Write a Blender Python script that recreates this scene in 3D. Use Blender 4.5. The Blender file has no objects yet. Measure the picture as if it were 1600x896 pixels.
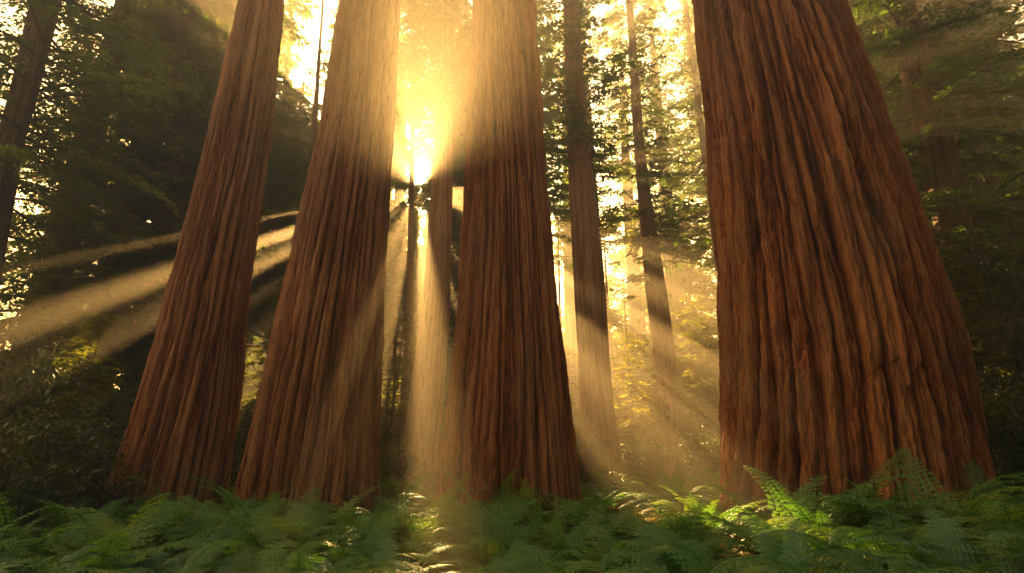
import bpy, math, random
import numpy as np
from mathutils import Vector, Matrix

SC = bpy.context.scene
COL = SC.collection
RNG = np.random.default_rng(7)
random.seed(7)

# ------------------------------------------------------------------ camera
F = 855.0                       # focal length in photo pixels (photo 1600 x 896)
PITCH = math.radians(17.3)
CAMZ = 1.35
SIN, COS = math.sin(PITCH), math.cos(PITCH)


def at(x, y, Y):
    """world point seen at photo pixel (x, y) when it stands Y metres ahead"""
    u, v = (x - 800) / F, (448 - y) / F
    dy, dz = COS - v * SIN, SIN + v * COS
    return u * Y / dy, Y, CAMZ + dz * Y / dy


cam = bpy.data.cameras.new('camera')
cam.sensor_width = 36
cam.lens = 36 * F / 1600
cam.clip_start, cam.clip_end = 0.05, 2000
camo = bpy.data.objects.new('camera', cam)
COL.objects.link(camo)
camo.location = (0, 0, CAMZ)
camo.rotation_euler = (math.pi / 2 + PITCH, 0, 0)
SC.camera = camo

# ------------------------------------------------------------------ light
SUN_EL, SUN_AZ = math.radians(27.2), math.radians(-10.6)     # azimuth from +Y, clockwise
W = bpy.data.worlds.new('World')
SC.world = W
W.use_nodes = True
nt = W.node_tree
bg = nt.nodes['Background']
sky = nt.nodes.new('ShaderNodeTexSky')
sky.sky_type = 'NISHITA'
sky.sun_disc = False
sky.sun_elevation = SUN_EL
sky.sun_rotation = SUN_AZ
sky.air_density = 1.0
sky.dust_density = 6.0
sky.ozone_density = 0.6
tint = nt.nodes.new('ShaderNodeMix')
tint.data_type = 'RGBA'
tint.blend_type = 'MULTIPLY'
tint.inputs[0].default_value = 1.0
tint.inputs[7].default_value = (0.35, 0.30, 0.235, 1)          # golden-hour sky
nt.links.new(sky.outputs[0], tint.inputs[6])
nt.links.new(tint.outputs[2], bg.inputs[0])
bg.inputs[1].default_value = 0.05

sd = bpy.data.lights.new('sun', 'SUN')
sd.energy = 5.0
sd.angle = math.radians(0.5)
sd.color = (1.0, 0.60, 0.21)
so = bpy.data.objects.new('sun', sd)
COL.objects.link(so)
sdir = Vector((math.sin(SUN_AZ) * math.cos(SUN_EL), math.cos(SUN_AZ) * math.cos(SUN_EL), math.sin(SUN_EL)))
so.rotation_euler = sdir.to_track_quat('Z', 'Y').to_euler()
so.location = sdir * 60

vs = SC.view_settings
vs.view_transform = 'Standard'
vs.look = 'None'
vs.exposure = 4.2
vs.gamma = 1.0
vs.use_curve_mapping = False

cy = SC.cycles
cy.max_bounces = 6
cy.diffuse_bounces = 3
cy.glossy_bounces = 2
cy.transmission_bounces = 4
cy.volume_bounces = 0
cy.transparent_max_bounces = 4
cy.caustics_reflective = cy.caustics_refractive = False
cy.sample_clamp_indirect = 0.6
cy.use_denoising = True
cy.use_adaptive_sampling = False
cy.adaptive_threshold = 0.015


# ------------------------------------------------------------------ noise
def fade(t):
    return t * t * (3 - 2 * t)


def vnoise(u, v, pu, seed):
    """value noise in -1..1, periodic along u with period pu"""
    r = np.random.default_rng(seed)
    pv = 256
    T = r.random((pu, pv)) * 2 - 1
    iu, iv = np.floor(u).astype(int), np.floor(v).astype(int)
    fu, fv = fade(u - iu), fade(v - iv)
    a, b = iu % pu, (iu + 1) % pu
    c, d = iv % pv, (iv + 1) % pv
    return (T[a, c] * (1 - fu) + T[b, c] * fu) * (1 - fv) + (T[a, d] * (1 - fu) + T[b, d] * fu) * fv


def vor(u, v, pu, seed):
    """elongated cells, periodic along u: distance to the cell border and a random number per cell"""
    r = np.random.default_rng(seed)
    pv = 128
    J = r.random((pu, pv, 2))
    R = r.random((pu, pv))
    iu, iv = np.floor(u).astype(int), np.floor(v).astype(int)
    f1 = np.full(u.shape, 9.0)
    f2 = np.full(u.shape, 9.0)
    cid = np.zeros(u.shape)
    for du in (-1, 0, 1):
        for dv in (-1, 0, 1):
            a, c = (iu + du) % pu, (iv + dv) % pv
            px, py = iu + du + J[a, c, 0], iv + dv + J[a, c, 1]
            d = np.sqrt((u - px) ** 2 + ((v - py) * 0.8) ** 2)
            m = d < f1
            f2 = np.where(m, f1, np.minimum(f2, d))
            cid = np.where(m, R[a, c], cid)
            f1 = np.where(m, d, f1)
    return f2 - f1, cid


# ------------------------------------------------------------------ objects
def mesh_np(name, verts, faces, mats, mat_idx=None, smooth=True, attrs=None):
    """faces: (n, 3) or (n, 4) int array, or a list of such arrays"""
    me = bpy.data.meshes.new(name)
    fl = faces if isinstance(faces, list) else [faces]
    loops = np.concatenate([f.ravel() for f in fl]).astype(np.int32)
    tot = np.concatenate([np.full(len(f), f.shape[1]) for f in fl]).astype(np.int32)
    start = np.concatenate([[0], np.cumsum(tot)[:-1]]).astype(np.int32)
    me.vertices.add(len(verts))
    me.vertices.foreach_set('co', np.asarray(verts, dtype=np.float32).ravel())
    me.loops.add(len(loops))
    me.loops.foreach_set('vertex_index', loops)
    me.polygons.add(len(tot))
    me.polygons.foreach_set('loop_start', start)
    me.polygons.foreach_set('loop_total', tot)
    if mat_idx is not None:
        me.polygons.foreach_set('material_index', np.asarray(mat_idx, dtype=np.int32))
    me.polygons.foreach_set('use_smooth', np.full(len(tot), smooth, dtype=bool))
    for m in (mats if isinstance(mats, (list, tuple)) else [mats]):
        me.materials.append(m)
    for k, a in (attrs or {}).items():
        at_ = me.attributes.new(k, 'FLOAT', 'POINT')
        at_.data.foreach_set('value', np.asarray(a, dtype=np.float32).ravel())
    me.update(calc_edges=True)
    return me


def link(name, data, parent=None, loc=(0, 0, 0), rot=(0, 0, 0), scale=(1, 1, 1)):
    o = bpy.data.objects.new(name, data)
    COL.objects.link(o)
    o.parent = parent
    o.location, o.rotation_euler, o.scale = loc, rot, scale
    return o


def tag(o, label, cat, group=None):
    o['label'] = label
    o['category'] = cat
    if group:
        o['group'] = group
    return o


def kind(o, k, label=None):
    o['kind'] = k
    if label:
        o['label'] = label
    return o


def ground_z(x, y):
    x, y = np.asarray(x, float), np.asarray(y, float)
    z = 0.10 * np.sin(x * 0.35 + 1.3) * np.sin(y * 0.28 + 0.4) + 0.05 * np.sin(x * 0.9 + y * 0.7)
    z = z + 0.022 * np.clip(y - 11, 0, 40) + 0.02 * np.clip(x - 1, 0, 12) + 0.05 * np.clip(-x - 9, 0, 10)
    return z


# ------------------------------------------------------------------ materials
def new_mat(name):
    m = bpy.data.materials.new(name)
    m.use_nodes = True
    n = m.node_tree.nodes
    return m, n, m.node_tree.links, n['Principled BSDF'], n['Material Output']


def N(nodes, t, **kw):
    n = nodes.new(t)
    for k, v in kw.items():
        setattr(n, k, v)
    return n


def ramp(nodes, stops):
    r = nodes.new('ShaderNodeValToRGB')
    e = r.color_ramp.elements
    while len(e) < len(stops):
        e.new(0.5)
    for i, (p, c) in enumerate(stops):
        e[i].position = p
        e[i].color = (*c, 1)
    return r


def bark_material(name, furrow, plate, weather, bump=1.0, grey=0.3):
    m, n, l, p, out = new_mat(name)
    tc = N(n, 'ShaderNodeTexCoord')
    at_ = N(n, 'ShaderNodeAttribute', attribute_name='bark')
    tone = N(n, 'ShaderNodeAttribute', attribute_name='tone')
    mp = N(n, 'ShaderNodeMapping')
    mp.inputs['Scale'].default_value = (1, 1, 0.06)
    l.new(tc.outputs['Object'], mp.inputs[0])
    n1 = N(n, 'ShaderNodeTexNoise')
    n1.inputs['Scale'].default_value = 30
    n1.inputs['Detail'].default_value = 6
    n1.inputs['Roughness'].default_value = 0.65
    l.new(mp.outputs[0], n1.inputs['Vector'])
    mp2 = N(n, 'ShaderNodeMapping')
    mp2.inputs['Scale'].default_value = (1, 1, 0.35)
    l.new(tc.outputs['Object'], mp2.inputs[0])
    n2 = N(n, 'ShaderNodeTexNoise')
    n2.inputs['Scale'].default_value = 34
    n2.inputs['Detail'].default_value = 5
    n2.inputs['Roughness'].default_value = 0.7
    l.new(mp2.outputs[0], n2.inputs['Vector'])
    n3 = N(n, 'ShaderNodeTexNoise')
    n3.inputs['Scale'].default_value = 1.3
    n3.inputs['Detail'].default_value = 3
    l.new(mp2.outputs[0], n3.inputs['Vector'])
    # bark colour: fibrous red inside the furrows, darkened as painted shade; weathered plates outside
    add = N(n, 'ShaderNodeMath', operation='MULTIPLY_ADD')
    l.new(n1.outputs['Fac'], add.inputs[0])
    add.inputs[1].default_value = 2.8
    sub = N(n, 'ShaderNodeMath', operation='ADD')
    l.new(at_.outputs['Fac'], sub.inputs[0])
    sub.inputs[1].default_value = -1.42
    l.new(sub.outputs[0], add.inputs[2])
    r1 = ramp(n, [(0.10, furrow), (0.50, plate), (1.0, weather)])
    l.new(add.outputs[0], r1.inputs[0])
    # higher up the bark blends to a paler, greyer brown
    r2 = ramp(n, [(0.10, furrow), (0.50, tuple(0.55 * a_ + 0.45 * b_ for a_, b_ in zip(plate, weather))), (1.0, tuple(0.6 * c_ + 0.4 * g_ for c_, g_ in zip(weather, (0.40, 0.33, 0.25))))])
    l.new(add.outputs[0], r2.inputs[0])
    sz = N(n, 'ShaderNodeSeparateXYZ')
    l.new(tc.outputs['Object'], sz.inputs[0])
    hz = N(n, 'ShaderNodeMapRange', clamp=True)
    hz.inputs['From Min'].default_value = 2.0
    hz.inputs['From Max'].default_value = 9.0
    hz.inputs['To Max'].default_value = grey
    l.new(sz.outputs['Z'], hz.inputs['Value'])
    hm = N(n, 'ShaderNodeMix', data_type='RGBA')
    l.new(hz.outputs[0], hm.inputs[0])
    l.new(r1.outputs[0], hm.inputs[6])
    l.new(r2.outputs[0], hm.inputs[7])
    # grey lichen patches, and moss creeping up from the foot
    n4 = N(n, 'ShaderNodeTexNoise')
    n4.inputs['Scale'].default_value = 0.9
    n4.inputs['Detail'].default_value = 7
    n4.inputs['Roughness'].default_value = 0.68
    l.new(mp2.outputs[0], n4.inputs['Vector'])
    lf = N(n, 'ShaderNodeMapRange', clamp=True)
    lf.inputs['From Min'].default_value = 0.50
    lf.inputs['From Max'].default_value = 0.68
    lf.inputs['To Max'].default_value = 0.55
    l.new(n4.outputs['Fac'], lf.inputs['Value'])
    lm = N(n, 'ShaderNodeMix', data_type='RGBA')
    lm.inputs[7].default_value = (0.24, 0.165, 0.10, 1)
    l.new(lf.outputs[0], lm.inputs[0])
    l.new(hm.outputs[2], lm.inputs[6])
    mo = N(n, 'ShaderNodeMapRange', clamp=True)
    mo.inputs['From Min'].default_value = 0.2
    mo.inputs['From Max'].default_value = 2.4
    mo.inputs['To Min'].default_value = 0.16
    mo.inputs['To Max'].default_value = -0.16
    l.new(sz.outputs['Z'], mo.inputs['Value'])
    ma = N(n, 'ShaderNodeMath', operation='ADD')
    l.new(mo.outputs[0], ma.inputs[0])
    l.new(n2.outputs['Fac'], ma.inputs[1])
    mf = N(n, 'ShaderNodeMapRange', clamp=True)
    mf.inputs['From Min'].default_value = 0.58
    mf.inputs['From Max'].default_value = 0.72
    mf.inputs['To Max'].default_value = 0.7
    l.new(ma.outputs[0], mf.inputs['Value'])
    mm = N(n, 'ShaderNodeMix', data_type='RGBA')
    mm.inputs[7].default_value = (0.045, 0.06, 0.018, 1)
    l.new(mf.outputs[0], mm.inputs[0])
    l.new(lm.outputs[2], mm.inputs[6])
    # per-plate and patchy tone
    mul = N(n, 'ShaderNodeMath', operation='MULTIPLY_ADD')
    l.new(n3.outputs['Fac'], mul.inputs[0])
    mul.inputs[1].default_value = 0.9
    tn = N(n, 'ShaderNodeMath', operation='MULTIPLY_ADD')
    l.new(tone.outputs['Fac'], tn.inputs[0])
    tn.inputs[1].default_value = 0.45
    tn.inputs[2].default_value = 0.30
    l.new(tn.outputs[0], mul.inputs[2])
    mx = N(n, 'ShaderNodeMix', data_type='RGBA', blend_type='MULTIPLY')
    mx.inputs[0].default_value = 1.0
    l.new(mm.outputs[2], mx.inputs[6])
    l.new(mul.outputs[0], mx.inputs[7])
    l.new(mx.outputs[2], p.inputs['Base Color'])
    p.inputs['Roughness'].default_value = 0.85
    p.inputs['Specular IOR Level'].default_value = 0.25
    hs = N(n, 'ShaderNodeMath', operation='MULTIPLY_ADD')
    l.new(n1.outputs['Fac'], hs.inputs[0])
    hs.inputs[1].default_value = 0.6
    l.new(n2.outputs['Fac'], hs.inputs[2])
    b = N(n, 'ShaderNodeBump')
    b.inputs['Strength'].default_value = bump
    b.inputs['Distance'].default_value = 0.05
    l.new(hs.outputs[0], b.inputs['Height'])
    l.new(b.outputs[0], p.inputs['Normal'])
    return m


def leaf_material(name, c0, c1, c2, trans=0.45, tcol=None, rough=0.55, spec=0.3):
    """leaf colour varies from plant to plant and in patches; thin leaves let light through"""
    m, n, l, p, out = new_mat(name)
    oi = N(n, 'ShaderNodeObjectInfo')
    geo = N(n, 'ShaderNodeNewGeometry')
    ns = N(n, 'ShaderNodeTexNoise')
    ns.inputs['Scale'].default_value = 1.7
    ns.inputs['Detail'].default_value = 4
    l.new(geo.outputs['Position'], ns.inputs['Vector'])
    a = N(n, 'ShaderNodeMath', operation='MULTIPLY_ADD')
    l.new(oi.outputs['Random'], a.inputs[0])
    a.inputs[1].default_value = 0.45
    b = N(n, 'ShaderNodeMath', operation='MULTIPLY_ADD')
    l.new(ns.outputs['Fac'], b.inputs[0])
    b.inputs[1].default_value = 1.3
    b.inputs[2].default_value = -0.4
    l.new(b.outputs[0], a.inputs[2])
    r = ramp(n, [(0.08, c0), (0.55, c1), (0.97, c2)])
    l.new(a.outputs[0], r.inputs[0])
    l.new(r.outputs[0], p.inputs['Base Color'])
    p.inputs['Roughness'].default_value = rough
    p.inputs['Specular IOR Level'].default_value = spec
    t = N(n, 'ShaderNodeBsdfTranslucent')
    tm = N(n, 'ShaderNodeMix', data_type='RGBA', blend_type='MULTIPLY')
    tm.inputs[0].default_value = 1.0
    tm.inputs[7].default_value = (*(tcol or (2.6, 1.9, 0.5)), 1)
    l.new(r.outputs[0], tm.inputs[6])
    l.new(tm.outputs[2], t.inputs['Color'])
    ms = N(n, 'ShaderNodeMixShader')
    ms.inputs[0].default_value = trans
    l.new(p.outputs[0], ms.inputs[1])
    l.new(t.outputs[0], ms.inputs[2])
    l.new(ms.outputs[0], out.inputs['Surface'])
    return m


M_BARK = bark_material('redwood_bark', (0.035, 0.006, 0.002), (0.27, 0.066, 0.013), (0.48, 0.205, 0.065))
M_BARK_G = bark_material('grey_topped_redwood_bark', (0.035, 0.007, 0.002), (0.24, 0.060, 0.013), (0.44, 0.195, 0.07), grey=0.9)
M_BARK_P = bark_material('haze_paled_redwood_bark', (0.12, 0.045, 0.018), (0.38, 0.19, 0.085), (0.50, 0.34, 0.20))  # lightened to paint the haze veil onto the slim trunks
M_BARK2 = bark_material('fir_bark', (0.04, 0.018, 0.008), (0.14, 0.07, 0.034), (0.24, 0.16, 0.09))
M_NEEDLE = leaf_material('needle_foliage', (0.022, 0.048, 0.018), (0.045, 0.085, 0.026), (0.085, 0.115, 0.028), 0.55, (3.4, 3.0, 0.6))
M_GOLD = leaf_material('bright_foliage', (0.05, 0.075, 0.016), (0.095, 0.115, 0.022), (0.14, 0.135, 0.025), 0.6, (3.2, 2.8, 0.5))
M_SHRUB = leaf_material('shrub_leaves', (0.02, 0.045, 0.014), (0.04, 0.075, 0.02), (0.08, 0.095, 0.025), 0.35, rough=0.4, spec=0.4)
M_FERN = leaf_material('fern_green', (0.03, 0.12, 0.034), (0.058, 0.19, 0.042), (0.15, 0.22, 0.035), 0.4, rough=0.5, spec=0.35)
M_FERN_B = leaf_material('fern_bluish', (0.03, 0.12, 0.07), (0.05, 0.165, 0.08), (0.07, 0.17, 0.06), 0.3)
M_FERN_Y = leaf_material('fern_yellowed_sunlit', (0.13, 0.17, 0.03), (0.26, 0.23, 0.045), (0.34, 0.20, 0.05), 0.5)  # yellowed fronds; also puts sunlight into the colour of sun-patch ferns

m, n, l, p, out = new_mat('twig_wood')
p.inputs['Base Color'].default_value = (0.07, 0.045, 0.028, 1)
p.inputs['Roughness'].default_value = 0.9
M_TWIG = m

m, n, l, p, out = new_mat('forest_soil')
tc = N(n, 'ShaderNodeTexCoord')
a = N(n, 'ShaderNodeTexNoise')
a.inputs['Scale'].default_value = 1.5
a.inputs['Detail'].default_value = 10
a.inputs['Roughness'].default_value = 0.7
l.new(tc.outputs['Object'], a.inputs['Vector'])
r = ramp(n, [(0.3, (0.03, 0.02, 0.01)), (0.55, (0.085, 0.05, 0.024)), (0.8, (0.05, 0.065, 0.02))])
l.new(a.outputs['Fac'], r.inputs[0])
l.new(r.outputs[0], p.inputs['Base Color'])
p.inputs['Roughness'].default_value = 0.95
b = N(n, 'ShaderNodeBump')
b.inputs['Distance'].default_value = 0.1
l.new(a.outputs['Fac'], b.inputs['Height'])
l.new(b.outputs[0], p.inputs['Normal'])
M_SOIL = m

# ------------------------------------------------------------------ ground and haze
gs = np.concatenate([np.linspace(-140, -30, 12), np.linspace(-28, 28, 113), np.linspace(30, 140, 12)])
gy = np.concatenate([np.linspace(-26, -8, 12), np.linspace(-6, 50, 113), np.linspace(52, 140, 12)])
GX, GY = np.meshgrid(gs, gy, indexing='ij')
GZ = ground_z(GX, GY) + 0.04 * vnoise(GX * 1.5 + 400, GY * 1.5 + 400, 997, 5)
V = np.stack([GX, GY, GZ], -1).reshape(-1, 3)
ni, nj = GX.shape
I, Jx = np.meshgrid(np.arange(ni - 1), np.arange(nj - 1), indexing='ij')
q = (I * nj + Jx).ravel()
kind(link('ground', mesh_np('ground', V, np.stack([q, q + nj, q + nj + 1, q + 1], 1), M_SOIL)), 'structure')

HAZE_D = 0.012
HAZE_TOP = 43.0
m, n, l, p, out = new_mat('haze')
n.remove(p)
pv = N(n, 'ShaderNodeVolumePrincipled')
pv.inputs['Color'].default_value = (1.0, 0.88, 0.64, 1)
pv.inputs['Density'].default_value = HAZE_D
pv.inputs['Anisotropy'].default_value = 0.54
l.new(pv.outputs[0], out.inputs['Volume'])
hx, h0 = 141.0, -1.6
hv = [(sx * hx, hx if sy > 0 else -27.0, z) for z in (h0, HAZE_TOP) for sx, sy in ((-1, -1), (1, -1), (1, 1), (-1, 1))]
hf = np.array([(0, 3, 2, 1), (4, 5, 6, 7), (0, 1, 5, 4), (1, 2, 6, 5), (2, 3, 7, 6), (3, 0, 4, 7)])
kind(link('haze', mesh_np('haze', hv, hf, m, smooth=False)), 'stuff', 'golden haze hanging in the air of the whole grove')


# ------------------------------------------------------------------ trunks
def trunk_mesh(name, prof, seed, nu, zfine, nz, ztop, amp, cells, mat, flute=0.0, base=(0, 0, 0), rough=1.0):
    """prof: rows (z, cx, cy, r) bottom to top; bark ridges are real relief"""
    P = np.array(sorted(prof))
    z = np.concatenate([np.linspace(-0.9, zfine, nz), np.linspace(zfine, ztop, max(6, nz // 7))[1:]])
    # extend the profile below and above
    lo, lo2, hi2, hi = P[0], P[1], P[-2], P[-1]
    s = (lo[3] - lo2[3]) / (lo2[0] - lo[0])
    Pb = np.array([-1.0, lo[1] + (lo[1] - lo2[1]) / (lo2[0] - lo[0]) * (lo[0] + 1), lo[2], lo[3] + min(max(s, 0.1), 0.5) * (lo[0] + 1)])
    k = (ztop - hi[0]) / (hi[0] - hi2[0])
    Pt = np.array([ztop, hi[1] + (hi[1] - hi2[1]) * k, hi[2] + (hi[2] - hi2[2]) * k, hi[3] * max(0.12, 1 - (ztop - hi[0]) / 38)])
    P = np.vstack([Pb, P, Pt]) if ztop > hi[0] + 0.2 else np.vstack([Pb, P])
    zz = np.linspace(-1, ztop, 400)
    ker = np.hanning(25)
    ker /= ker.sum()
    cols = []
    for c in (1, 2, 3):
        v = np.interp(zz, P[:, 0], P[:, c])
        v = np.convolve(np.pad(v, 12, mode='reflect', reflect_type='odd'), ker, mode='valid')
        cols.append(np.interp(z, zz, v))
    cx, cyy, rr = cols
    u = np.arange(nu) / nu
    U, Z = np.meshgrid(u, z, indexing='ij')
    R = np.broadcast_to(rr, U.shape)
    # bark relief
    wob = vnoise(U * 9, Z * 0.14 + seed, 9, seed) * 0.8 + vnoise(U * 30, Z * 0.5 + 3, 30, seed + 1) * 0.07
    jit = vnoise(U * cells * 2, Z * 2.6 + 9, cells * 2, seed + 7) * 0.04 + vnoise(U * cells * 4, Z * 6.0, cells * 4, seed + 12) * 0.03
    c2 = int(cells * 2.3)
    c3 = cells * 6
    n1 = np.abs(vnoise(U * cells + wob + jit + cells, Z * 0.13 + 10, cells, seed + 2))
    n2 = np.abs(vnoise(U * c2 + wob * 2.3 + jit * 2 + c2, Z * 0.30 + 10, c2, seed + 3))
    d2, id2 = vor(U * c2 * 0.5 + wob * 1.15 + jit + c2, Z / 2.6 + 10, max(4, c2 // 2), seed + 13)
    if (c2 % 2):
        d2, id2 = vor(U * (c2 // 2) + wob * 1.15 + jit + c2, Z / 2.6 + 10, c2 // 2, seed + 13)
    fib = vnoise(U * c3 + wob * 6 + jit * 4, Z * 0.9, c3, seed + 4)
    flake = vnoise(U * c2 * 2 + jit, Z * 4.0, c2 * 2, seed + 5)
    fine = vnoise(U * c3 * 2, Z * 7.0, c3 * 2, seed + 8)
    h1 = 1 - np.exp(-n1 / 0.11)
    h2 = 1 - np.exp(-n2 / 0.12)
    h3 = 1 - np.exp(-d2 / 0.10)
    d4, id4 = vor(U * cells + wob * 1.0 + jit + cells, Z / 9.0 + 10, cells, seed + 15)
    h4 = 1 - np.exp(-(d4 / 0.20) ** 1.6)
    h = 0.22 * h1 + 0.20 * h2 * (0.35 + 0.65 * h4) + 0.14 * h3 + 0.38 * h4 + 0.12 * (id4 - 0.5) + 0.10 * fib + 0.04 * flake + 0.05 * fine + 0.14 * (id2 - 0.5)
    id1 = 0.5 + 0.5 * vnoise(U * cells + wob, Z * 0.2, cells, seed + 14)
    grow = 0.55 + 0.45 * np.clip(R / rr[nz // 6], 0.3, 1.3)
    fl = vnoise(U * 7 + 0.15 * np.sin(Z), Z * 0.06 + 2, 7, seed + 6) + 0.5 * vnoise(U * 15, Z * 0.12, 15, seed + 9)
    fl = fl * flute * (0.25 + 0.75 * np.exp(-np.clip(Z, 0, 99) / 3.0))
    Rd = R * (1 + fl) + amp * grow * (h - 0.72) * rough
    A = U * 2 * math.pi
    X = cx + Rd * np.cos(A) - base[0]
    Y = cyy + Rd * np.sin(A) - base[1]
    V = np.stack([X, Y, Z - base[2]], -1).reshape(-1, 3)
    nzz = len(z)
    I, J = np.meshgrid(np.arange(nu), np.arange(nzz - 1), indexing='ij')
    a = (I * nzz + J).ravel()
    b = (((I + 1) % nu) * nzz + J).ravel()
    f = np.stack([a, b, b + 1, a + 1], 1)
    return mesh_np(name, V, f, mat, attrs={'bark': np.clip(h, 0, 1), 'tone': id2 * 0.5 + id1 * 0.5})


def profile_from_photo(rows, Y):
    out = []
    for y, xl, xr in rows:
        x, _, z = at((xl + xr) / 2, y, Y)
        x0 = at(xl, y, Y)[0]
        x1 = at(xr, y, Y)[0]
        az = math.atan2(x, Y)
        out.append((z, x, Y, abs(x1 - x0) / 2 * math.cos(az)))
    return sorted(out)


# ------------------------------------------------------------------ foliage
CROWN_DATA = {}


def leaflets(pos, dirs, nrm, length, width, fold=0.0):
    """one diamond-shaped leaf per row"""
    side = np.cross(dirs, nrm)
    side /= np.linalg.norm(side, axis=1, keepdims=True) + 1e-9
    L, Wd = length[:, None], width[:, None]
    a = pos
    b = pos + dirs * L * 0.45 + side * Wd * 0.5
    c = pos + dirs * L + nrm * L * fold
    d = pos + dirs * L * 0.45 - side * Wd * 0.5
    V = np.stack([a, b, c, d], 1).reshape(-1, 3)
    f = np.arange(len(pos) * 4).reshape(-1, 4)
    return V, f


def tubes(paths, radii, ns=4):
    """paths: list of (k, 3) arrays"""
    VV, FF, off = [], [], 0
    for p, r in zip(paths, radii):
        k = len(p)
        t = np.gradient(p, axis=0)
        t /= np.linalg.norm(t, axis=1, keepdims=True) + 1e-9
        ref = np.array([0.31, 0.2, 0.93]) if abs(t[0, 2]) < 0.8 else np.array([0.9, 0.3, 0.1])
        s = np.cross(t, ref)
        s /= np.linalg.norm(s, axis=1, keepdims=True) + 1e-9
        w = np.cross(t, s)
        an = np.arange(ns) * 2 * math.pi / ns
        ring = p[:, None] + r[:, None, None] * (np.cos(an)[None, :, None] * s[:, None] + np.sin(an)[None, :, None] * w[:, None])
        VV.append(ring.reshape(-1, 3))
        I, J = np.meshgrid(np.arange(k - 1), np.arange(ns), indexing='ij')
        a = (I * ns + J).ravel() + off
        b = (I * ns + (J + 1) % ns).ravel() + off
        FF.append(np.stack([a, b, b + ns, a + ns], 1))
        off += k * ns
    return np.vstack(VV), np.vstack(FF)


def unit(v):
    return v / (np.linalg.norm(v, axis=-1, keepdims=True) + 1e-9)


def crown_mesh(name, seed, z0, z1, rlow, rtop, nb, leaf_mat, leaf=0.17, per_twig=15, twig_step=0.30,
               droop=0.35, up=0.15, keep=0.85, peak=0.25, wide=1.0):
    """boughs spiralling up a trunk, each with side twigs carrying flat sprays of small leaves"""
    r = np.random.default_rng(seed)
    paths, rad = [], []
    tp, td, tl = [], [], []
    az = r.random() * 6
    for i in range(nb):
        t = (i + r.random()) / nb
        az += 2.4 + r.normal() * 0.5
        if r.random() > keep:
            continue
        z = z0 + (z1 - z0) * t
        prof = min(1.0, t / peak + 0.45) if t < peak else 1 - (t - peak) / (1 - peak)
        L = (rtop + (rlow - rtop) * max(prof, 0.0)) * (0.55 + 0.6 * r.random())
        d = np.array([math.cos(az), math.sin(az), 0])
        k = 9
        s = np.linspace(0, 1, k)
        bend = r.normal() * 0.18
        sd_ = np.array([-d[1], d[0], 0])
        dr = droop * (0.6 + 0.8 * r.random())
        P = d * (L * s)[:, None] + sd_ * (L * bend * s ** 2)[:, None]
        P[:, 2] = z + L * (up * s - dr * s ** 2 + 0.10 * s ** 4)
        paths.append(P)
        rad.append(np.linspace(0.012 + 0.011 * L, 0.006, k))
        nt_ = max(4, int(L / twig_step))
        for j in range(nt_):
            q = (0.12 + 0.88 * (j + r.random()) / nt_)
            idx = q * (k - 1)
            i0 = min(int(idx), k - 2)
            b = P[i0] + (P[i0 + 1] - P[i0]) * (idx - i0)
            tang = unit(P[i0 + 1] - P[i0])
            sgn = 1 if j % 2 else -1
            dd = unit(tang * (0.55 + 0.3 * r.random()) + sgn * unit(np.cross(tang, [0, 0, 1])) * (0.5 + 0.5 * r.random())
                      + np.array([0, 0, r.normal() * 0.22 - 0.10]))
            l_ = (0.30 + 0.75 * (1 - q) * min(1, L / 3)) * (0.7 + 0.7 * r.random())
            tp.append(b)
            td.append(dd)
            tl.append(l_)
    tp, td, tl = np.array(tp), np.array(td), np.array(tl)
    nT = len(tp)
    # leaves along each twig
    q = (np.arange(per_twig) + 0.5)[None, :] / per_twig + r.normal(size=(nT, per_twig)) * 0.03
    drp = -0.22 * tl[:, None] * q ** 2
    pos = tp[:, None] + td[:, None] * (tl[:, None] * q)[..., None]
    pos[..., 2] += drp
    pos += r.normal(size=pos.shape) * 0.02
    up_ = np.array([0, 0, 1.0])
    nrm = unit(up_ - td * (td @ up_)[:, None])
    sid = np.cross(td, nrm)
    sg = np.where(np.arange(per_twig) % 2 == 0, 1.0, -1.0)[None, :, None]
    dirs = unit(td[:, None] * 0.75 + sid[:, None] * sg * (0.55 + 0.5 * r.random((nT, per_twig, 1))) + r.normal(size=pos.shape) * 0.22)
    nn = unit(nrm[:, None] + r.normal(size=pos.shape) * 0.45)
    nn = unit(nn - dirs * (nn * dirs).sum(-1, keepdims=True))
    ln = leaf * (1.15 - 0.5 * q) * (0.7 + 0.6 * r.random((nT, per_twig)))
    V, f = leaflets(pos.reshape(-1, 3), dirs.reshape(-1, 3), nn.reshape(-1, 3), ln.ravel(), (ln * wide * (0.26 + 0.16 * r.random(ln.shape))).ravel(), -0.08)
    paths += [np.array([a, a + b * c * 0.5 - np.array([0, 0, 0.05 * c]), a + b * c - np.array([0, 0, 0.22 * c])]) for a, b, c in zip(tp, td, tl)]
    rad += [np.array([0.006, 0.005, 0.003])] * nT
    V2, f2 = tubes(paths, rad, 3)
    idx = np.concatenate([np.zeros(len(f)), np.ones(len(f2))])
    me = mesh_np(name, np.vstack([V, V2]), np.vstack([f, f2 + len(V)]), [leaf_mat, M_TWIG], idx, smooth=False)
    CROWN_DATA[me.name] = (np.vstack([V, V2]), np.vstack([f, f2 + len(V)]), leaf_mat, idx)
    return me


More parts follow.
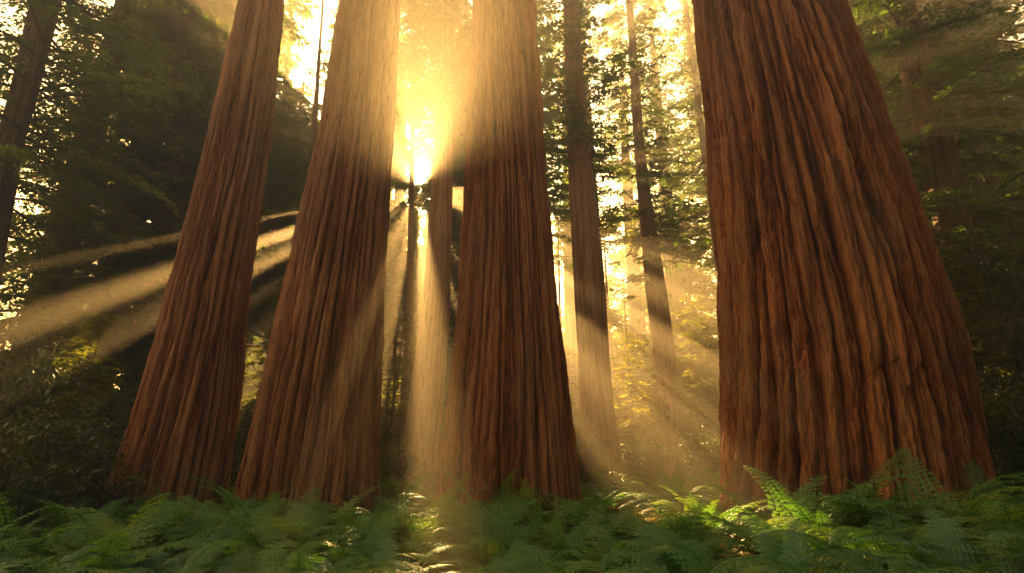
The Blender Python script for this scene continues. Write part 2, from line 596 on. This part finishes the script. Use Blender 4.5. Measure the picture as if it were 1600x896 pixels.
def open_gaps():
    """cuts boughs away along chosen lanes, shaping where the sun shafts fall"""
    bpy.context.view_layer.update()
    S = np.array(sdir)
    for o in [o for o in bpy.data.objects if o.data and o.data.name in CROWN_DATA]:
        V, f, lm, idx = CROWN_DATA[o.data.name]
        Mw = np.array(o.matrix_world)
        c = V[f[:, 0]] @ Mw[:3, :3].T + Mw[:3, 3]
        mid = (c.min(0) + c.max(0)) / 2
        half = np.linalg.norm((c.max(0) - c.min(0))[:2]) / 2 + 0.5
        near = []
        for P, rad, t0 in LANES:                 # lanes that pass this tree's upright bounding cylinder
            a_, s2 = mid[:2] - np.array(P)[:2], S[:2] / np.linalg.norm(S[:2])
            if abs(a_[0] * s2[1] - a_[1] * s2[0]) < half + rad * 1.4 and a_ @ s2 > t0 - half:
                near.append((P, rad, t0))
        if not near:
            continue
        wob = vnoise(c[:, 0] * 0.9 + 300, c[:, 2] * 0.9 + c[:, 1] * 0.31, 777, 3) * 0.35
        cut = np.zeros(len(c), bool)
        for P, rad, t0 in near:
            d = c - np.array(P)
            t = d @ S
            dist = np.linalg.norm(d - t[:, None] * S, axis=1)
            cut |= (t > t0) & (dist < rad * (1 + wob))
        if cut.sum() < 60:
            continue
        keep_f = f[~cut]
        used = np.zeros(len(V), bool)
        used[keep_f.ravel()] = True
        new = np.cumsum(used) - 1
        o.data = mesh_np('crown', V[used], new[keep_f], [lm, M_TWIG], idx[~cut], smooth=False)


def bush_mesh(name, seed, h, w, stems, leaf_mat, leaf=0.07, per=420):
    """many thin stems fanning from the ground with broad leaves all along their upper part"""
    r = np.random.default_rng(seed)
    paths, rad, pos, dirs, nn = [], [], [], [], []
    for i in range(stems):
        az = r.random() * 6.283
        rad0 = w * math.sqrt(r.random()) * 0.95
        hh = h * (1.05 - 0.55 * (rad0 / w) ** 2) * (0.7 + 0.4 * r.random())
        end = np.array([math.cos(az) * rad0, math.sin(az) * rad0, hh])
        st = np.array([math.cos(az) * rad0 * 0.3, math.sin(az) * rad0 * 0.3, -0.05])
        s = np.linspace(0, 1, 6)[:, None]
        P = st + (end - st) * s + np.array([end[0], end[1], 0]) * 0.25 * (s ** 2 - s)
        P += np.cumsum(r.normal(size=(6, 3)) * 0.03, 0)
        paths.append(P)
        rad.append(np.linspace(0.012, 0.004, 6))
        k = per
        q = 0.12 + 0.9 * r.random(k) ** 0.8
        ii = np.clip((q * 5).astype(int), 0, 4)
        b = P[ii] + (P[ii + 1] - P[ii]) * (q * 5 - ii)[:, None]
        o = unit(r.normal(size=(k, 3)) + np.array([0, 0, 0.2]))
        b = b + o * (0.04 + 0.16 * r.random((k, 1)) * h ** 0.5)
        pos.append(b)
        dirs.append(unit(o + r.normal(size=(k, 3)) * 0.6 - np.array([0, 0, 0.25])))
        nn.append(unit(r.normal(size=(k, 3)) * 0.6 + np.array([0, 0, 1])))
    pos, dirs, nn = np.vstack(pos), np.vstack(dirs), np.vstack(nn)
    nn = unit(nn - dirs * (nn * dirs).sum(-1, keepdims=True))
    ln = leaf * (0.6 + 0.8 * r.random(len(pos)))
    V, f = leaflets(pos, dirs, nn, ln, ln * 0.55, -0.1)
    V2, f2 = tubes(paths, rad, 4)
    idx = np.concatenate([np.zeros(len(f)), np.ones(len(f2))])
    return mesh_np(name, np.vstack([V, V2]), np.vstack([f, f2 + len(V)]), [leaf_mat, M_TWIG], idx, smooth=False)


# ------------------------------------------------------------------ the big redwoods
def redwood(name, label, rows, Y, seed, nu, nz, amp, cells, ztop, flute, mat=M_BARK, cat='tree', group=None, zfine=None):
    prof = profile_from_photo(rows, Y)
    bx = prof[0][1]
    bz = float(ground_z(bx, Y))
    e = link(name, None, None, (bx, Y, bz))
    tag(e, label, cat, group)
    zf = zfine or prof[-1][0] + 2.0
    me = trunk_mesh('trunk', prof, seed, nu, zf, nz, ztop, amp, cells, mat, flute, (bx, Y, bz))
    link('trunk', me, e)
    e['_p'] = [float(v) for r_ in prof for v in r_]
    return e


G_BIG = 'giant redwoods at the front'
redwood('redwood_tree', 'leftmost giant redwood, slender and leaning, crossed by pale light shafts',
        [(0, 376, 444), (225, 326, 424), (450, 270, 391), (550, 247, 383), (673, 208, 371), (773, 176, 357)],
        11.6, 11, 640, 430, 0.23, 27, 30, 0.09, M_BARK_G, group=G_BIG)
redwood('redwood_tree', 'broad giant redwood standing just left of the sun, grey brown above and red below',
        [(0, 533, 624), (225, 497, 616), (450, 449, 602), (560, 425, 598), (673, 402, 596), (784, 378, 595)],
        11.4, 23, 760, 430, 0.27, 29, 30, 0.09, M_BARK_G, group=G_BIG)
redwood('redwood_tree', 'straight giant redwood in the middle with the sun at its left edge',
        [(0, 743, 836), (225, 731, 848), (450, 720, 868), (560, 711, 882), (673, 698, 897), (775, 690, 907)],
        12.6, 37, 760, 430, 0.24, 31, 31, 0.08, group=G_BIG)
redwood('redwood_tree', 'widest giant redwood with deep dark furrows on the right side of the grove',
        [(0, 1079, 1301), (225, 1096, 1378), (450, 1107, 1455), (560, 1110, 1489), (673, 1108, 1510), (765, 1104, 1530)],
        10.6, 51, 1100, 460, 0.38, 35, 30, 0.07, group=G_BIG)

# ------------------------------------------------------------------ crowns shared by the trees behind
CR = [crown_mesh('crown', 101 + i, 4.0, 34.5, 4.9, 1.0, 300, M_NEEDLE, keep=0.82, leaf=0.30, per_twig=14, twig_step=0.25, wide=1.35) for i in range(4)]
CR_B = [crown_mesh('crown', 191 + i, 1.5, 30, 5.2, 1.9, 500, M_NEEDLE, leaf=0.42, per_twig=13, twig_step=0.27, keep=1.0, droop=0.45, wide=1.6) for i in range(2)]
CR_S = [crown_mesh('crown', 131 + i, 11, 35, 3.6, 0.9, 130, M_NEEDLE, keep=0.75, leaf=0.25, twig_step=0.24, wide=1.3) for i in range(2)]
CR_D = [crown_mesh('crown', 151 + i, 1.2, 30, 4.6, 0.8, 250, M_NEEDLE, leaf=0.22, per_twig=15, twig_step=0.24, keep=0.85, droop=0.5, wide=1.2) for i in range(2)]
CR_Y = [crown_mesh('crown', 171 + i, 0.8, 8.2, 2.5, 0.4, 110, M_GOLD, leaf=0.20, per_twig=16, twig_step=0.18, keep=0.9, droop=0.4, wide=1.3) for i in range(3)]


def conifer(name, label, rows, Y, seed, crown, cz=0.0, cs=1.0, ztop=34.0, cells=14, amp=0.05, mat=M_BARK_P, nu=150, group=None, rot=0.0):
    e = redwood(name, label, rows, Y, seed, nu, 220, amp, cells, ztop, 0.05, mat, 'tree', group)
    p_ = e['_p']
    P = np.array(p_).reshape(-1, 4)
    # the crown follows the trunk's lean
    k = (P[-1, 1] - P[0, 1]) / (P[-1, 0] - P[0, 0])
    if crown is not None:
        c = link('crown', crown, e, (0, 0, cz), (0, math.atan(k), rot), (cs, cs, cs))
    return e


G_MID = 'slimmer redwoods behind the giants'
conifer('redwood_tree', 'tall slim redwood right of the middle giant with a light shaft crossing its trunk',
        [(0, 880, 903), (225, 886, 921), (450, 896, 946), (560, 903, 952), (673, 906, 964), (750, 905, 976)], 23.5, 61, CR_S[0], 3, 1, group=G_MID, cells=18, nu=220)
conifer('redwood_tree', 'thin redwood nearest the widest giant, boughs spread across its upper trunk',
        [(90, 983, 996), (225, 990, 1007), (300, 996, 1016), (450, 1008, 1041), (560, 1022, 1056), (673, 1028, 1066), (755, 1029, 1070)], 27, 63, CR_S[1], -2, 1, group=G_MID, cells=15, nu=200)
conifer('redwood_tree', 'pale hazy redwood glowing in front of the sun behind the middle giant',
        [(0, 690, 711), (225, 678, 708), (450, 662, 704), (560, 649, 698), (673, 633, 689), (780, 624, 686)], 21.5, 67, CR[1], 13, 0.8, group=G_MID, cells=18, nu=220, rot=2)
conifer('redwood_tree', 'narrow dim trunk in the haze left of the glowing redwood',
        [(470, 634, 645), (673, 626, 644), (770, 621, 643)], 29, 71, CR_S[1], 4, 0.9, group=G_MID, rot=1, cells=9)
conifer('fir_tree', 'slender dark conifer with short side boughs against the bright sky gap',
        [(40, 500, 504), (225, 485, 495), (340, 470, 484), (760, 425, 452)], 27, 73, CR_S[0], -3, 0.75, mat=M_BARK2, ztop=30, rot=4, group=G_MID, cells=9)
conifer('fir_tree', 'thin golden trunk in the haze between the leftmost two giants',
        [(350, 422, 434), (450, 413, 426), (600, 403, 418), (720, 394, 415)], 30, 79, CR_S[1], -1, 0.9, mat=M_BARK2, rot=3, group=G_MID, cells=9)
conifer('fir_tree', 'black silhouetted trunk at the upper left edge of the grove',
        [(0, 46, 98), (150, 12, 60), (225, -10, 40), (450, -70, 0), (700, -140, -55)], 15, 83, CR_D[0], 6, 1.0, mat=M_BARK2, ztop=28, cells=16, nu=200, group=G_MID)
conifer('redwood_tree', 'dark shaded redwood behind the leftmost giant, half hidden by boughs',
        [(0, 283, 322), (200, 261, 306), (335, 238, 291), (700, 175, 262)], 22, 89, CR[0], -3, 0.9, group=G_MID, cells=16, rot=1)
conifer('fir_tree', 'thin leaning black pole of a trunk in the dark boughs at upper right',
        [(0, 1393, 1402), (110, 1450, 1459), (220, 1506, 1516), (700, 1745, 1765)], 17, 97, None, mat=M_BARK2, ztop=22, cells=9, nu=70, group=G_MID)
conifer('fir_tree', 'thin trunk showing at the top beside the left edge of the widest giant',
        [(0, 1066, 1074), (110, 1080, 1089), (700, 1150, 1166)], 29, 101, CR_S[1], 2, 0.9, mat=M_BARK2, cells=9, nu=70, group=G_MID, rot=2.5)

# ------------------------------------------------------------------ forest behind
BGT = trunk_mesh('trunk', [(0, 0, 0, 0.75), (3, 0, 0, 0.62), (15, 0.1, 0, 0.45), (30, 0, 0.1, 0.16)], 207, 70, 20, 90, 35, 0.05, 12, M_BARK2, 0.06)
YT = trunk_mesh('trunk', [(0, 0, 0, 0.10), (4, 0.1, 0, 0.06), (7, 0.1, 0.05, 0.02)], 211, 10, 7, 20, 8.3, 0.006, 5, M_BARK2, 0.0)


def tree(name, label, px, Y, trunk, crown, s, group, rot=None, sx=1.0):
    x = at(px, 690, Y)[0]
    e = link(name, None, None, (x, Y, float(ground_z(x, Y))), (0, 0, random.random() * 6.28 if rot is None else rot), (s, s, s))
    link('trunk', trunk, e)
    link('crown', crown, e, (0, 0, 0), (0, 0, random.random() * 6.28), (sx, sx, 1))
    tag(e, label, 'tree', group)
    return e


G_BACK = 'conifers of the wood behind'
back = [
    (752, 38, 'B', 1.1, 'dense sun-blocking conifer added wholly behind the middle giant'),  # this and the six below added to keep stray sun out
    (765, 47, 'B', 1.1, 'dense sun-blocking conifer added deep behind the left edge of the middle giant'),
    (300, 34, 'B', 1.1, 'dense sun-blocking conifer added deep behind the leftmost giant'),
    (425, 49, 'B', 1.05, 'dense far sun-blocking conifer added low in the gap between the leftmost two giants'),
    (462, 47, 'B', 1.05, 'dense far sun-blocking conifer added at the left edge of the broad giant'),
    (550, 46, 'B', 1.1, 'dense far sun-blocking conifer added wholly behind the broad giant'),
    (606, 48, 'B', 0.85, 'dense far sun-blocking conifer added behind the right edge of the broad giant'),
    (596, 44, 'C', 1.15, 'tall conifer reaching over the sun from behind the right edge of the broad giant'),
    (690, 46, 'C', 1.15, 'tall conifer reaching over the sun from behind the glowing redwood'),
    (1555, 25, 'B', 1.1, 'dense shaded conifer in the upper right corner'),
    (1650, 30, 'B', 1.2, 'dense shaded conifer deep at the right edge'),
    (15, 19, 'D', 1.0, 'dense dark conifer at the far left edge behind the black silhouetted trunk'),
    (120, 21, 'D', 1.15, 'dense dark conifer filling the space right of the black silhouetted trunk'),
    (215, 27, 'C', 1.1, 'broad dark conifer next to the shaded redwood, bright sky above it'),
    (295, 25, 'C', 1.0, 'conifer behind the upper part of the leftmost giant, sunlit at its top'),
    (60, 34, 'C', 1.1, 'hazy conifer deep in the wood at the far left'),
    (372, 38, 'C', 0.85, 'pale conifer wholly behind the right edge of the leftmost giant'),
    (400, 33, 'C', 0.75, 'golden conifer behind the thin golden trunk'),
    (525, 36, 'C', 1.05, 'conifer hidden mostly behind the broad giant left of the sun'),
    (700, 41, 'C', 1.2, 'tall conifer whose boughs hang above the sun'),
    (830, 35, 'C', 1.1, 'conifer standing behind the middle giant'),
    (900, 41, 'S', 1.15, 'conifer with dense boughs right behind the upper middle giant'),
    (945, 33, 'S', 0.95, 'conifer between the slim and the thin redwood, golden below'),
    (1010, 41, 'S', 1.15, 'distant conifer filling the sky behind the thin redwood'),
    (1075, 34, 'S', 1.05, 'conifer with long boughs touching the left edge of the widest giant'),
    (1180, 36, 'C', 1.1, 'conifer hidden behind the widest giant'),
    (1330, 31, 'S', 1.1, 'golden sunlit conifer at the right edge of the widest giant'),
    (1400, 38, 'S', 1.2, 'pale golden conifer deep behind the leaning pole trunk'),
    (1470, 18, 'D', 1.0, 'dark green conifer right of the widest giant, boughs to the ground'),
    (1580, 15, 'D', 0.95, 'almost black conifer at the right edge of the grove'),
    (1640, 22, 'D', 1.2, 'tall shaded conifer behind the almost black one at the right edge'),
    (1500, 27, 'C', 1.05, 'conifer with golden flecks between the dark boughs at right'),
]
nc = nd = 0
for px, Y, k, s, lab in back:
    if k == 'C':
        cr = CR[nc % 4]
        nc += 1
    elif k == 'B':
        cr = CR_B[nd % 2]
        nd += 1
    elif k == 'S':
        cr = CR_S[nc % 2]
        nc += 1
    else:
        cr = CR_D[nd % 2]
        nd += 1
    tree('conifer_tree', lab, px, Y, BGT, cr, s, G_BACK)

r = np.random.default_rng(5)
for i, (x, Y, s, lab) in enumerate([  # unseen trees added right and behind so light comes from the left
    (13.5, 6.5, 1.0, 'unseen conifer added to shade the right side of the widest giant'), (14, 0.5, 1.1, 'unseen shading conifer added to the right of the clearing'),
    (11.5, -6, 1.0, 'unseen shading conifer added behind the clearing at right'), (19, 9, 1.2, 'tall unseen shading conifer added far to the right'),
    (6, -11, 1.1, 'unseen shading conifer added behind the clearing, right of its middle'), (-1.5, -13, 1.2, 'unseen shading conifer added behind the clearing, at its middle'),
    (12.5, 3.5, 0.9, 'low unseen shading conifer added beside the widest giant')]):
    e = tree('conifer_tree', lab, 800, Y, BGT, CR_D[i % 2], s, 'unseen conifers added to shape the light')
    e.location = (x, Y, float(ground_z(x, Y)))
for i in range(26):
    Y = 46 + 16 * r.random()
    px = -150 + 1900 * (i + r.random()) / 26
    tree('conifer_tree', 'far conifer fading into the golden haze behind all nearer trees', px, Y, BGT, CR[i % 4], 0.36 + 0.2 * r.random(), 'far conifers in the haze')

# young trees with boughs to the ground
G_YOUNG = 'young trees under the redwoods'
young = [
    (112, 11.7, 0.52, 'small bright yellow green tree catching the light shaft at left'),
    (30, 16, 0.8, 'young tree in the light shaft at the left edge'),
    (210, 20, 0.8, 'young tree low in the light shaft behind the leftmost giant'),
    (415, 22, 0.9, 'golden young tree in the gap between the leftmost two giants'),
    (450, 27, 1.0, 'pale young tree deeper in the gap between the leftmost two giants'),
    (612, 25, 0.95, 'golden young tree at the right edge of the broad giant'),
    (668, 31, 1.1, 'hazy young tree behind the glowing redwood'),
    (905, 30, 1.0, 'golden young tree left of the slim redwood'),
    (988, 26, 1.05, 'bright sunlit young tree between the slim and the thin redwood'),
    (1098, 30, 1.3, 'sunlit young tree between the thin redwood and the widest giant'),
    (1040, 33, 1.3, 'hazy young tree far behind the thin redwood'),
    (960, 36, 1.3, 'pale young tree deep behind the slim redwood'),
    (885, 34, 2.0, 'tall golden young tree just right of the middle giant'),
    (965, 37, 2.2, 'tall golden young tree in the middle between the slim and the thin redwood'),
    (1045, 38, 2.3, 'tall golden young tree right behind the thin redwood'),
    (1095, 35, 2.1, 'tall golden young tree beside the left edge of the widest giant'),
    (440, 34, 1.7, 'tall golden young tree in the gap between the leftmost two giants'),
    (617, 35, 1.6, 'tall golden young tree against the glow at the broad giant'),
    (690, 38, 2.4, 'tall golden young sun-blocking tree added wholly behind the glowing redwood'),  # this and the next added to stop sun leaking through the gap
    (615, 40, 2.4, 'tallest golden young sun-blocking tree added at the right edge of the broad giant'),
    (872, 47, 2.2, 'far golden young tree seen just past the right edge of the middle giant'),
    (925, 49, 2.4, 'far golden young tree directly behind the slim redwood'),
    (985, 47, 2.3, 'far golden young tree halfway between the slim and the thin redwood'),
    (1040, 50, 2.5, 'far golden young tree straight behind the thin redwood'),
    (1098, 48, 2.3, 'far golden young tree peeping out by the left edge of the widest giant'),
    (612, 47, 2.1, 'far golden young tree below the sun at the edge of the broad giant'),
    (664, 49, 2.2, 'far golden young tree below the sun, left of the glowing redwood'),
    (412, 48, 2.3, 'far golden young tree behind the thin golden trunk'),
    (458, 46, 2.2, 'far golden young tree at the left edge of the broad giant'),
    (1350, 24, 1.2, 'sunlit young tree behind the right edge of the widest giant'),
    (1545, 13, 0.75, 'dim young tree with golden leaves low in the dark right side'),
]
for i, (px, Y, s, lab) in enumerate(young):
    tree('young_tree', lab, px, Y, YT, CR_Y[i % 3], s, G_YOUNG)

LANES = [((-0.2, 0.0, 2.5), 1.0, 14)]
for px, py, Y, rad in [
    (422, 372, 12.6, 0.26), (420, 440, 12.7, 0.24), (410, 505, 12.7, 0.18),
 (985, 490, 16, 0.4), 
    (545, 330, 13.5, 0.9), (790, 330, 14.8, 0.9),
    (728, 520, 17, 0.45), (1000, 560, 24, 2.4), (1090, 480, 28, 2.4), (920, 610, 26, 1.8), (410, 570, 24, 1.4), (760, 470, 18, 0.5),
    (410, 560, 15, 0.6), (400, 470, 16, 0.5), (440, 400, 18, 0.8),
    (1000, 765, 12.0, 1.0), (1065, 772, 10.0, 1.1), (1120, 785, 8.0, 1.0), (1200, 810, 6.4, 0.7), (930, 715, 17, 0.9), (1550, 850, 3.7, 0.4), (1090, 770, 11.2, 0.8),
    (990, 600, 25.5, 1.4), (1090, 570, 29.5, 1.4), (950, 640, 24, 1.2), (1040, 450, 30, 2.0), (1060, 640, 26, 1.5), (112, 545, 11.7, 0.5), (612, 620, 25, 1.0), (415, 560, 22, 1.0),
    (1350, 80, 29, 2.2), (330, 60, 24, 1.2),
]:
    LANES.append((at(px, py, Y), rad, 1.5))
for px, py, k, ys in [(120, 398, 0.021, (9.0, 9.6, 10.2, 10.8, 11.4, 12)), (120, 478, 0.040, (9.2, 9.8, 10.4, 11, 11.6, 12.2)), (125, 562, 0.025, (9.8, 10.4, 11, 11.6, 12.2)),  # gaps stacked in depth along one sightline to strengthen the shafts
                      (1085, 470, 0.028, (16.5, 17.2, 18)), (1060, 420, 0.018, (17.5, 18.2)), (985, 560, 0.024, (14.2, 14.8, 15.4))]:
    for Y in ys:
        LANES.append((at(px, py, Y), k * Y, 0.5))
for x, y, rad, zs in [(-2.0, 12.5, 0.48, (2.4, 3.5, 4.6, 5.7)), (-3.15, 12.5, 0.42, (1.5, 2.6, 3.7, 4.8, 6.0)), (-6.6, 13, 0.5, (2, 3.2, 4.4)),
                      (4.9, 13, 0.75, (2.2, 3.8, 5.4, 7.0)), (6.4, 13, 0.75, (2.2, 3.8, 5.4))]:
    for z in zs:
        LANES.append(((x, y, z), rad, 1.0))
open_gaps()

# ------------------------------------------------------------------ shrubs
BUSH = [bush_mesh('foliage', 301 + i, 1.7, 1.1, 34, M_SHRUB, 0.075, 190) for i in range(3)]
HERB = bush_mesh('foliage', 331, 0.9, 0.5, 12, M_SHRUB, 0.09, 60)


def shrub(label, px, Y, s, group, me=None, sz=1.0):
    x = at(px, 740, Y)[0]
    o = link('shrub', me or BUSH[random.randrange(3)], None, (x, Y, float(ground_z(x, Y)) - 0.03), (0, 0, random.random() * 6.28), (s, s, s * sz))
    tag(o, label, 'shrub', group)
    return o


G_SH = 'leafy shrubs under the trees'
for px, Y, s, sz, lab in [
    (20, 8.6, 1.15, 1.15, 'big dark shrub at the left edge, nearest of the shaded shrubs'),
    (105, 9.8, 1.1, 1.15, 'dark leafy shrub left of the leftmost giant'),
    (165, 11.8, 1.1, 1.2, 'dark shrub touching the left foot of the leftmost giant'),
    (60, 12.5, 1.35, 1.3, 'tall dark shrub behind the shaded shrubs at left'),
    (-40, 11.5, 1.5, 1.5, 'tallest dark shrub at the left edge'),
    (210, 15, 1.3, 1.4, 'dim shrub seen over the left flank of the leftmost giant'),
    (372, 14.5, 1.0, 1.0, 'shrub in the gap between the leftmost two giants'),
    (400, 18, 1.2, 1.2, 'farther shrub in the gap between the leftmost two giants'),
    (618, 17, 0.9, 1.0, 'shrub at the right foot of the broad giant'),
    (675, 16, 0.6, 0.9, 'small shrub in front of the glowing redwood'),
    (945, 15.5, 0.75, 0.8, 'shrub at the foot of the slim redwood'),
    (1000, 22, 1.0, 1.0, 'shrub between the slim and the thin redwood'),
    (1097, 20, 1.0, 1.1, 'shrub between the thin redwood and the widest giant'),
    (1075, 29, 1.3, 1.5, 'tall shrub behind the foot of the thin redwood'),
    (915, 22, 1.0, 1.2, 'shrub right behind the foot of the middle giant'),
    (1545, 12.2, 1.2, 1.3, 'dark shrub at the right foot of the widest giant'),
    (1600, 10.6, 1.3, 1.2, 'black shaded shrub at the right edge'),
    (1660, 12, 1.6, 1.8, 'tallest shaded shrub at the right edge'),
]:
    shrub(lab, px, Y, s, G_SH, None, sz)
shrub('small leafy sapling at the foot of the middle giant', 790, 10.6, 1.0, G_SH, HERB, 1.05)
shrub('low leafy sapling at the right foot of the middle giant', 850, 10.4, 0.9, G_SH, HERB, 0.95)


# ------------------------------------------------------------------ ferns
def frond_mesh(seed, L, mat, elev=62, curl=1.0, pairs=38, lobes=5):
    r = np.random.default_rng(seed)
    ns = 26
    s = np.linspace(0, 1, ns)
    th = np.radians(elev) - curl * np.radians(95) * s ** 1.3
    dx, dz = np.cos(th), np.sin(th)
    X = np.concatenate([[0], np.cumsum((dx[1:] + dx[:-1]) / 2)]) * L / (ns - 1)
    Z = np.concatenate([[0], np.cumsum((dz[1:] + dz[:-1]) / 2)]) * L / (ns - 1)
    yb = r.normal() * 0.12 * L * s ** 2
    P = np.stack([X, yb, Z], 1)
    Vt, ft = tubes([P], [np.linspace(0.006, 0.0015, ns)], 3)
    VV, FF, off = [Vt], [], len(Vt)
    tris = []
    for j in range(pairs):
        t = 0.12 + 0.87 * j / (pairs - 1)
        i0 = min(int(t * (ns - 1)), ns - 2)
        fr = t * (ns - 1) - i0
        b = P[i0] * (1 - fr) + P[i0 + 1] * fr
        tang = unit(P[i0 + 1] - P[i0])
        nrm = unit(np.cross(tang, [0, 1, 0]))
        if nrm[2] < 0 and th[i0] > -1.2:
            nrm = -nrm
        w = (min(1.0, (t - 0.04) / 0.26) ** 0.7) * (1 - t) ** 0.62 * 1.25 + 0.03
        pl = 0.155 * L * w * (0.9 + 0.2 * r.random())
        for sg in (-1, 1):
            side = np.array([0, sg, 0])
            d = unit(side + tang * (0.30 + 0.25 * t) + nrm * (0.10 + 0.1 * r.normal()))
            e = unit(np.cross(nrm, d)) * sg
            q = np.linspace(0, 1, lobes + 1)
            rib = b + d * (pl * q)[:, None] - nrm * (pl * 0.28 * q ** 2)[:, None]
            hw = (0.13 * pl + 0.0065 * L) * (1 - q[:-1]) ** 0.6 + 0.003
            mid = (rib[:-1] * 0.35 + rib[1:] * 0.65)
            droop = nrm * 0.25
            lt = mid + (e * 1.0 - droop) * hw[:, None] + d * (pl / lobes * 0.35)
            rt = mid + (-e * 1.0 - droop) * hw[:, None] + d * (pl / lobes * 0.35)
            base = off
            VV += [rib, lt, rt]
            n_ = lobes + 1
            k = np.arange(lobes)
            tris.append(np.stack([base + k, base + n_ + k, base + k + 1], 1))
            tris.append(np.stack([base + k, base + k + 1, base + n_ + lobes + k], 1))
            off += n_ + 2 * lobes
    V = np.vstack(VV)
    return V, ft, np.vstack(tris)


def frond_data(seed, L, mat, **kw):
    V, q, t = frond_mesh(seed, L, mat, **kw)
    return mesh_np('frond', V, [t, q], mat, smooth=False)


def fern_layout(r, n):
    out = []
    for i in range(n):
        az = 6.283 * (i + 0.7 * r.random()) / n
        out.append((az, (0.6 + 0.5 * r.random()), r.normal() * 0.18))
    return out


FR = {'g': [frond_data(401 + i, 1.0, M_FERN, elev=52 + 5 * i, curl=0.85 + 0.12 * i) for i in range(5)],
      'b': [frond_data(421 + i, 1.0, M_FERN_B, elev=56 + 6 * i, curl=0.8 + 0.15 * i) for i in range(3)],
      'y': [frond_data(441 + i, 1.0, M_FERN_Y, elev=56 + 9 * i, curl=0.9 + 0.12 * i) for i in range(3)]}


def fern_near(label, x, y, size, col, n, group, rot=0.0):
    """a fern whose fronds are parts of their own"""
    e = link('fern', None, None, (x, y, float(ground_z(x, y))), (0, 0, rot), (size, size, size))
    tag(e, label, 'fern', group)
    r = np.random.default_rng(int(x * 1000) % 9999 + int(y * 777))
    for i, (az, sc, tl) in enumerate(fern_layout(r, n)):
        link('frond', FR[col][i % len(FR[col])], e, (0.03 * math.cos(az), 0.03 * math.sin(az), 0.02), (r.normal() * 0.1, tl, az), (sc, sc, sc))
    return e


def fern_whole(seed, n, mat):
    r = np.random.default_rng(seed)
    VV, QQ, TT, off = [], [], [], 0
    for i, (az, sc, tl) in enumerate(fern_layout(r, n)):
        V, q, t = frond_mesh(seed * 31 + i, 1.0 * sc, mat, elev=58 + 30 * r.random(), curl=0.75 + 0.6 * r.random(), pairs=24, lobes=3)
        c, s = math.cos(az), math.sin(az)
        ct, st = math.cos(tl), math.sin(tl)
        V = V @ np.array([[ct, 0, -st], [0, 1, 0], [st, 0, ct]]).T
        V = V @ np.array([[c, -s, 0], [s, c, 0], [0, 0, 1]]).T
        VV.append(V)
        QQ.append(q + off)
        TT.append(t + off)
        off += len(V)
    return mesh_np('fern', np.vstack(VV), [np.vstack(TT), np.vstack(QQ)], mat, smooth=False)


FW = [fern_whole(501 + i, 12 + i % 4, M_FERN) for i in range(7)]

big = [np.array(list(o['_p'])).reshape(-1, 4) for o in bpy.data.objects if '_p' in o.keys()]
feet = [(b[0, 1], b[0, 2], b[0, 3]) for b in big]
for o in bpy.data.objects:
    if '_p' in o.keys():
        del o['_p']


def free(x, y, m=0.25):
    return all((x - a) ** 2 + (y - b) ** 2 > (c + m) ** 2 for a, b, c in feet)


def zone(px):
    for lim, s in ((180, 'left of the leftmost giant'), (370, 'before the leftmost giant'), (610, 'before the broad giant left of the sun'),
                   (690, 'below the glowing redwood'), (910, 'before the middle giant'), (1100, 'between the middle and the widest giant'),
                   (1560, 'before the widest giant')):
        if px < lim:
            return s
    return 'right of the widest giant'


special = [  # several yellow ferns carry sunlight painted into their leaf colour
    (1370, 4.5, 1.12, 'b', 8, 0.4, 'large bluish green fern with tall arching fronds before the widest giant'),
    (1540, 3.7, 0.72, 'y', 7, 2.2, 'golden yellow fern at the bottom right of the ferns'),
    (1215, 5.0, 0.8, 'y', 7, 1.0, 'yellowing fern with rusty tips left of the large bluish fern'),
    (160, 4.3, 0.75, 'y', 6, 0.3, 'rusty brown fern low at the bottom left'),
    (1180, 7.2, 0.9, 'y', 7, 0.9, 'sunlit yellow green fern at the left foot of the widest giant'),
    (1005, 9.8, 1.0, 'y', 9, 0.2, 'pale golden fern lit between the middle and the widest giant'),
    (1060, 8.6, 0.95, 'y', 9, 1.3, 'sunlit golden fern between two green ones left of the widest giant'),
    (1125, 6.6, 0.9, 'y', 9, 2.0, 'fern coloured sunlit yellow nearest the camera in the sunlit patch'),
    (335, 9.4, 0.7, 'y', 6, 0.9, 'small fern coloured sunlit gold at the right foot of the leftmost giant'),
]
taken = []
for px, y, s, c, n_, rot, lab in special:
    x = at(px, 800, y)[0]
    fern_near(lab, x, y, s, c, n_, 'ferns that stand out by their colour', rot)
    taken.append((x, y))

cnt = 0
rows = []
y = 3.1
while y < 15.5:
    step = 0.50 + 0.042 * y
    hw = y * 1.02 + 0.8
    nx = int(2 * hw / step)
    for i in range(nx):
        x = -hw + 2 * hw * (i + 0.5 + 0.7 * (random.random() - 0.5)) / nx
        yy = y + step * 0.55 * (random.random() - 0.5)
        rows.append((x, yy))
    y += step * 0.9
for x, yy in rows:
    px = 800 + F * x / (yy * 0.98)
    if not free(x, yy) or any((x - a) ** 2 + (yy - b) ** 2 < 0.16 for a, b in taken):
        continue
    s = (0.98 + 0.42 * random.random()) * (1.0 + 0.2 * min(1, max(0, (px - 950) / 300)))
    if yy < 5.6:
        fern_near('green fern in the nearest rows, ' + zone(px), x, yy, s * 0.95, 'b' if random.random() < 0.15 else 'g', random.choice((10, 11, 12)), 'nearest ferns of the fern carpet', random.random() * 6.28)
    else:
        o = link('fern', FW[random.randrange(7)], None, (x, yy, float(ground_z(x, yy))), (random.gauss(0, 0.08), random.gauss(0, 0.08), random.random() * 6.28), (s, s, s))
        tag(o, 'fern farther back in the carpet ' + zone(px), 'fern', 'ferns farther back in the carpet')
    cnt += 1
print('FERNS', cnt, 'objects', len(bpy.data.objects))
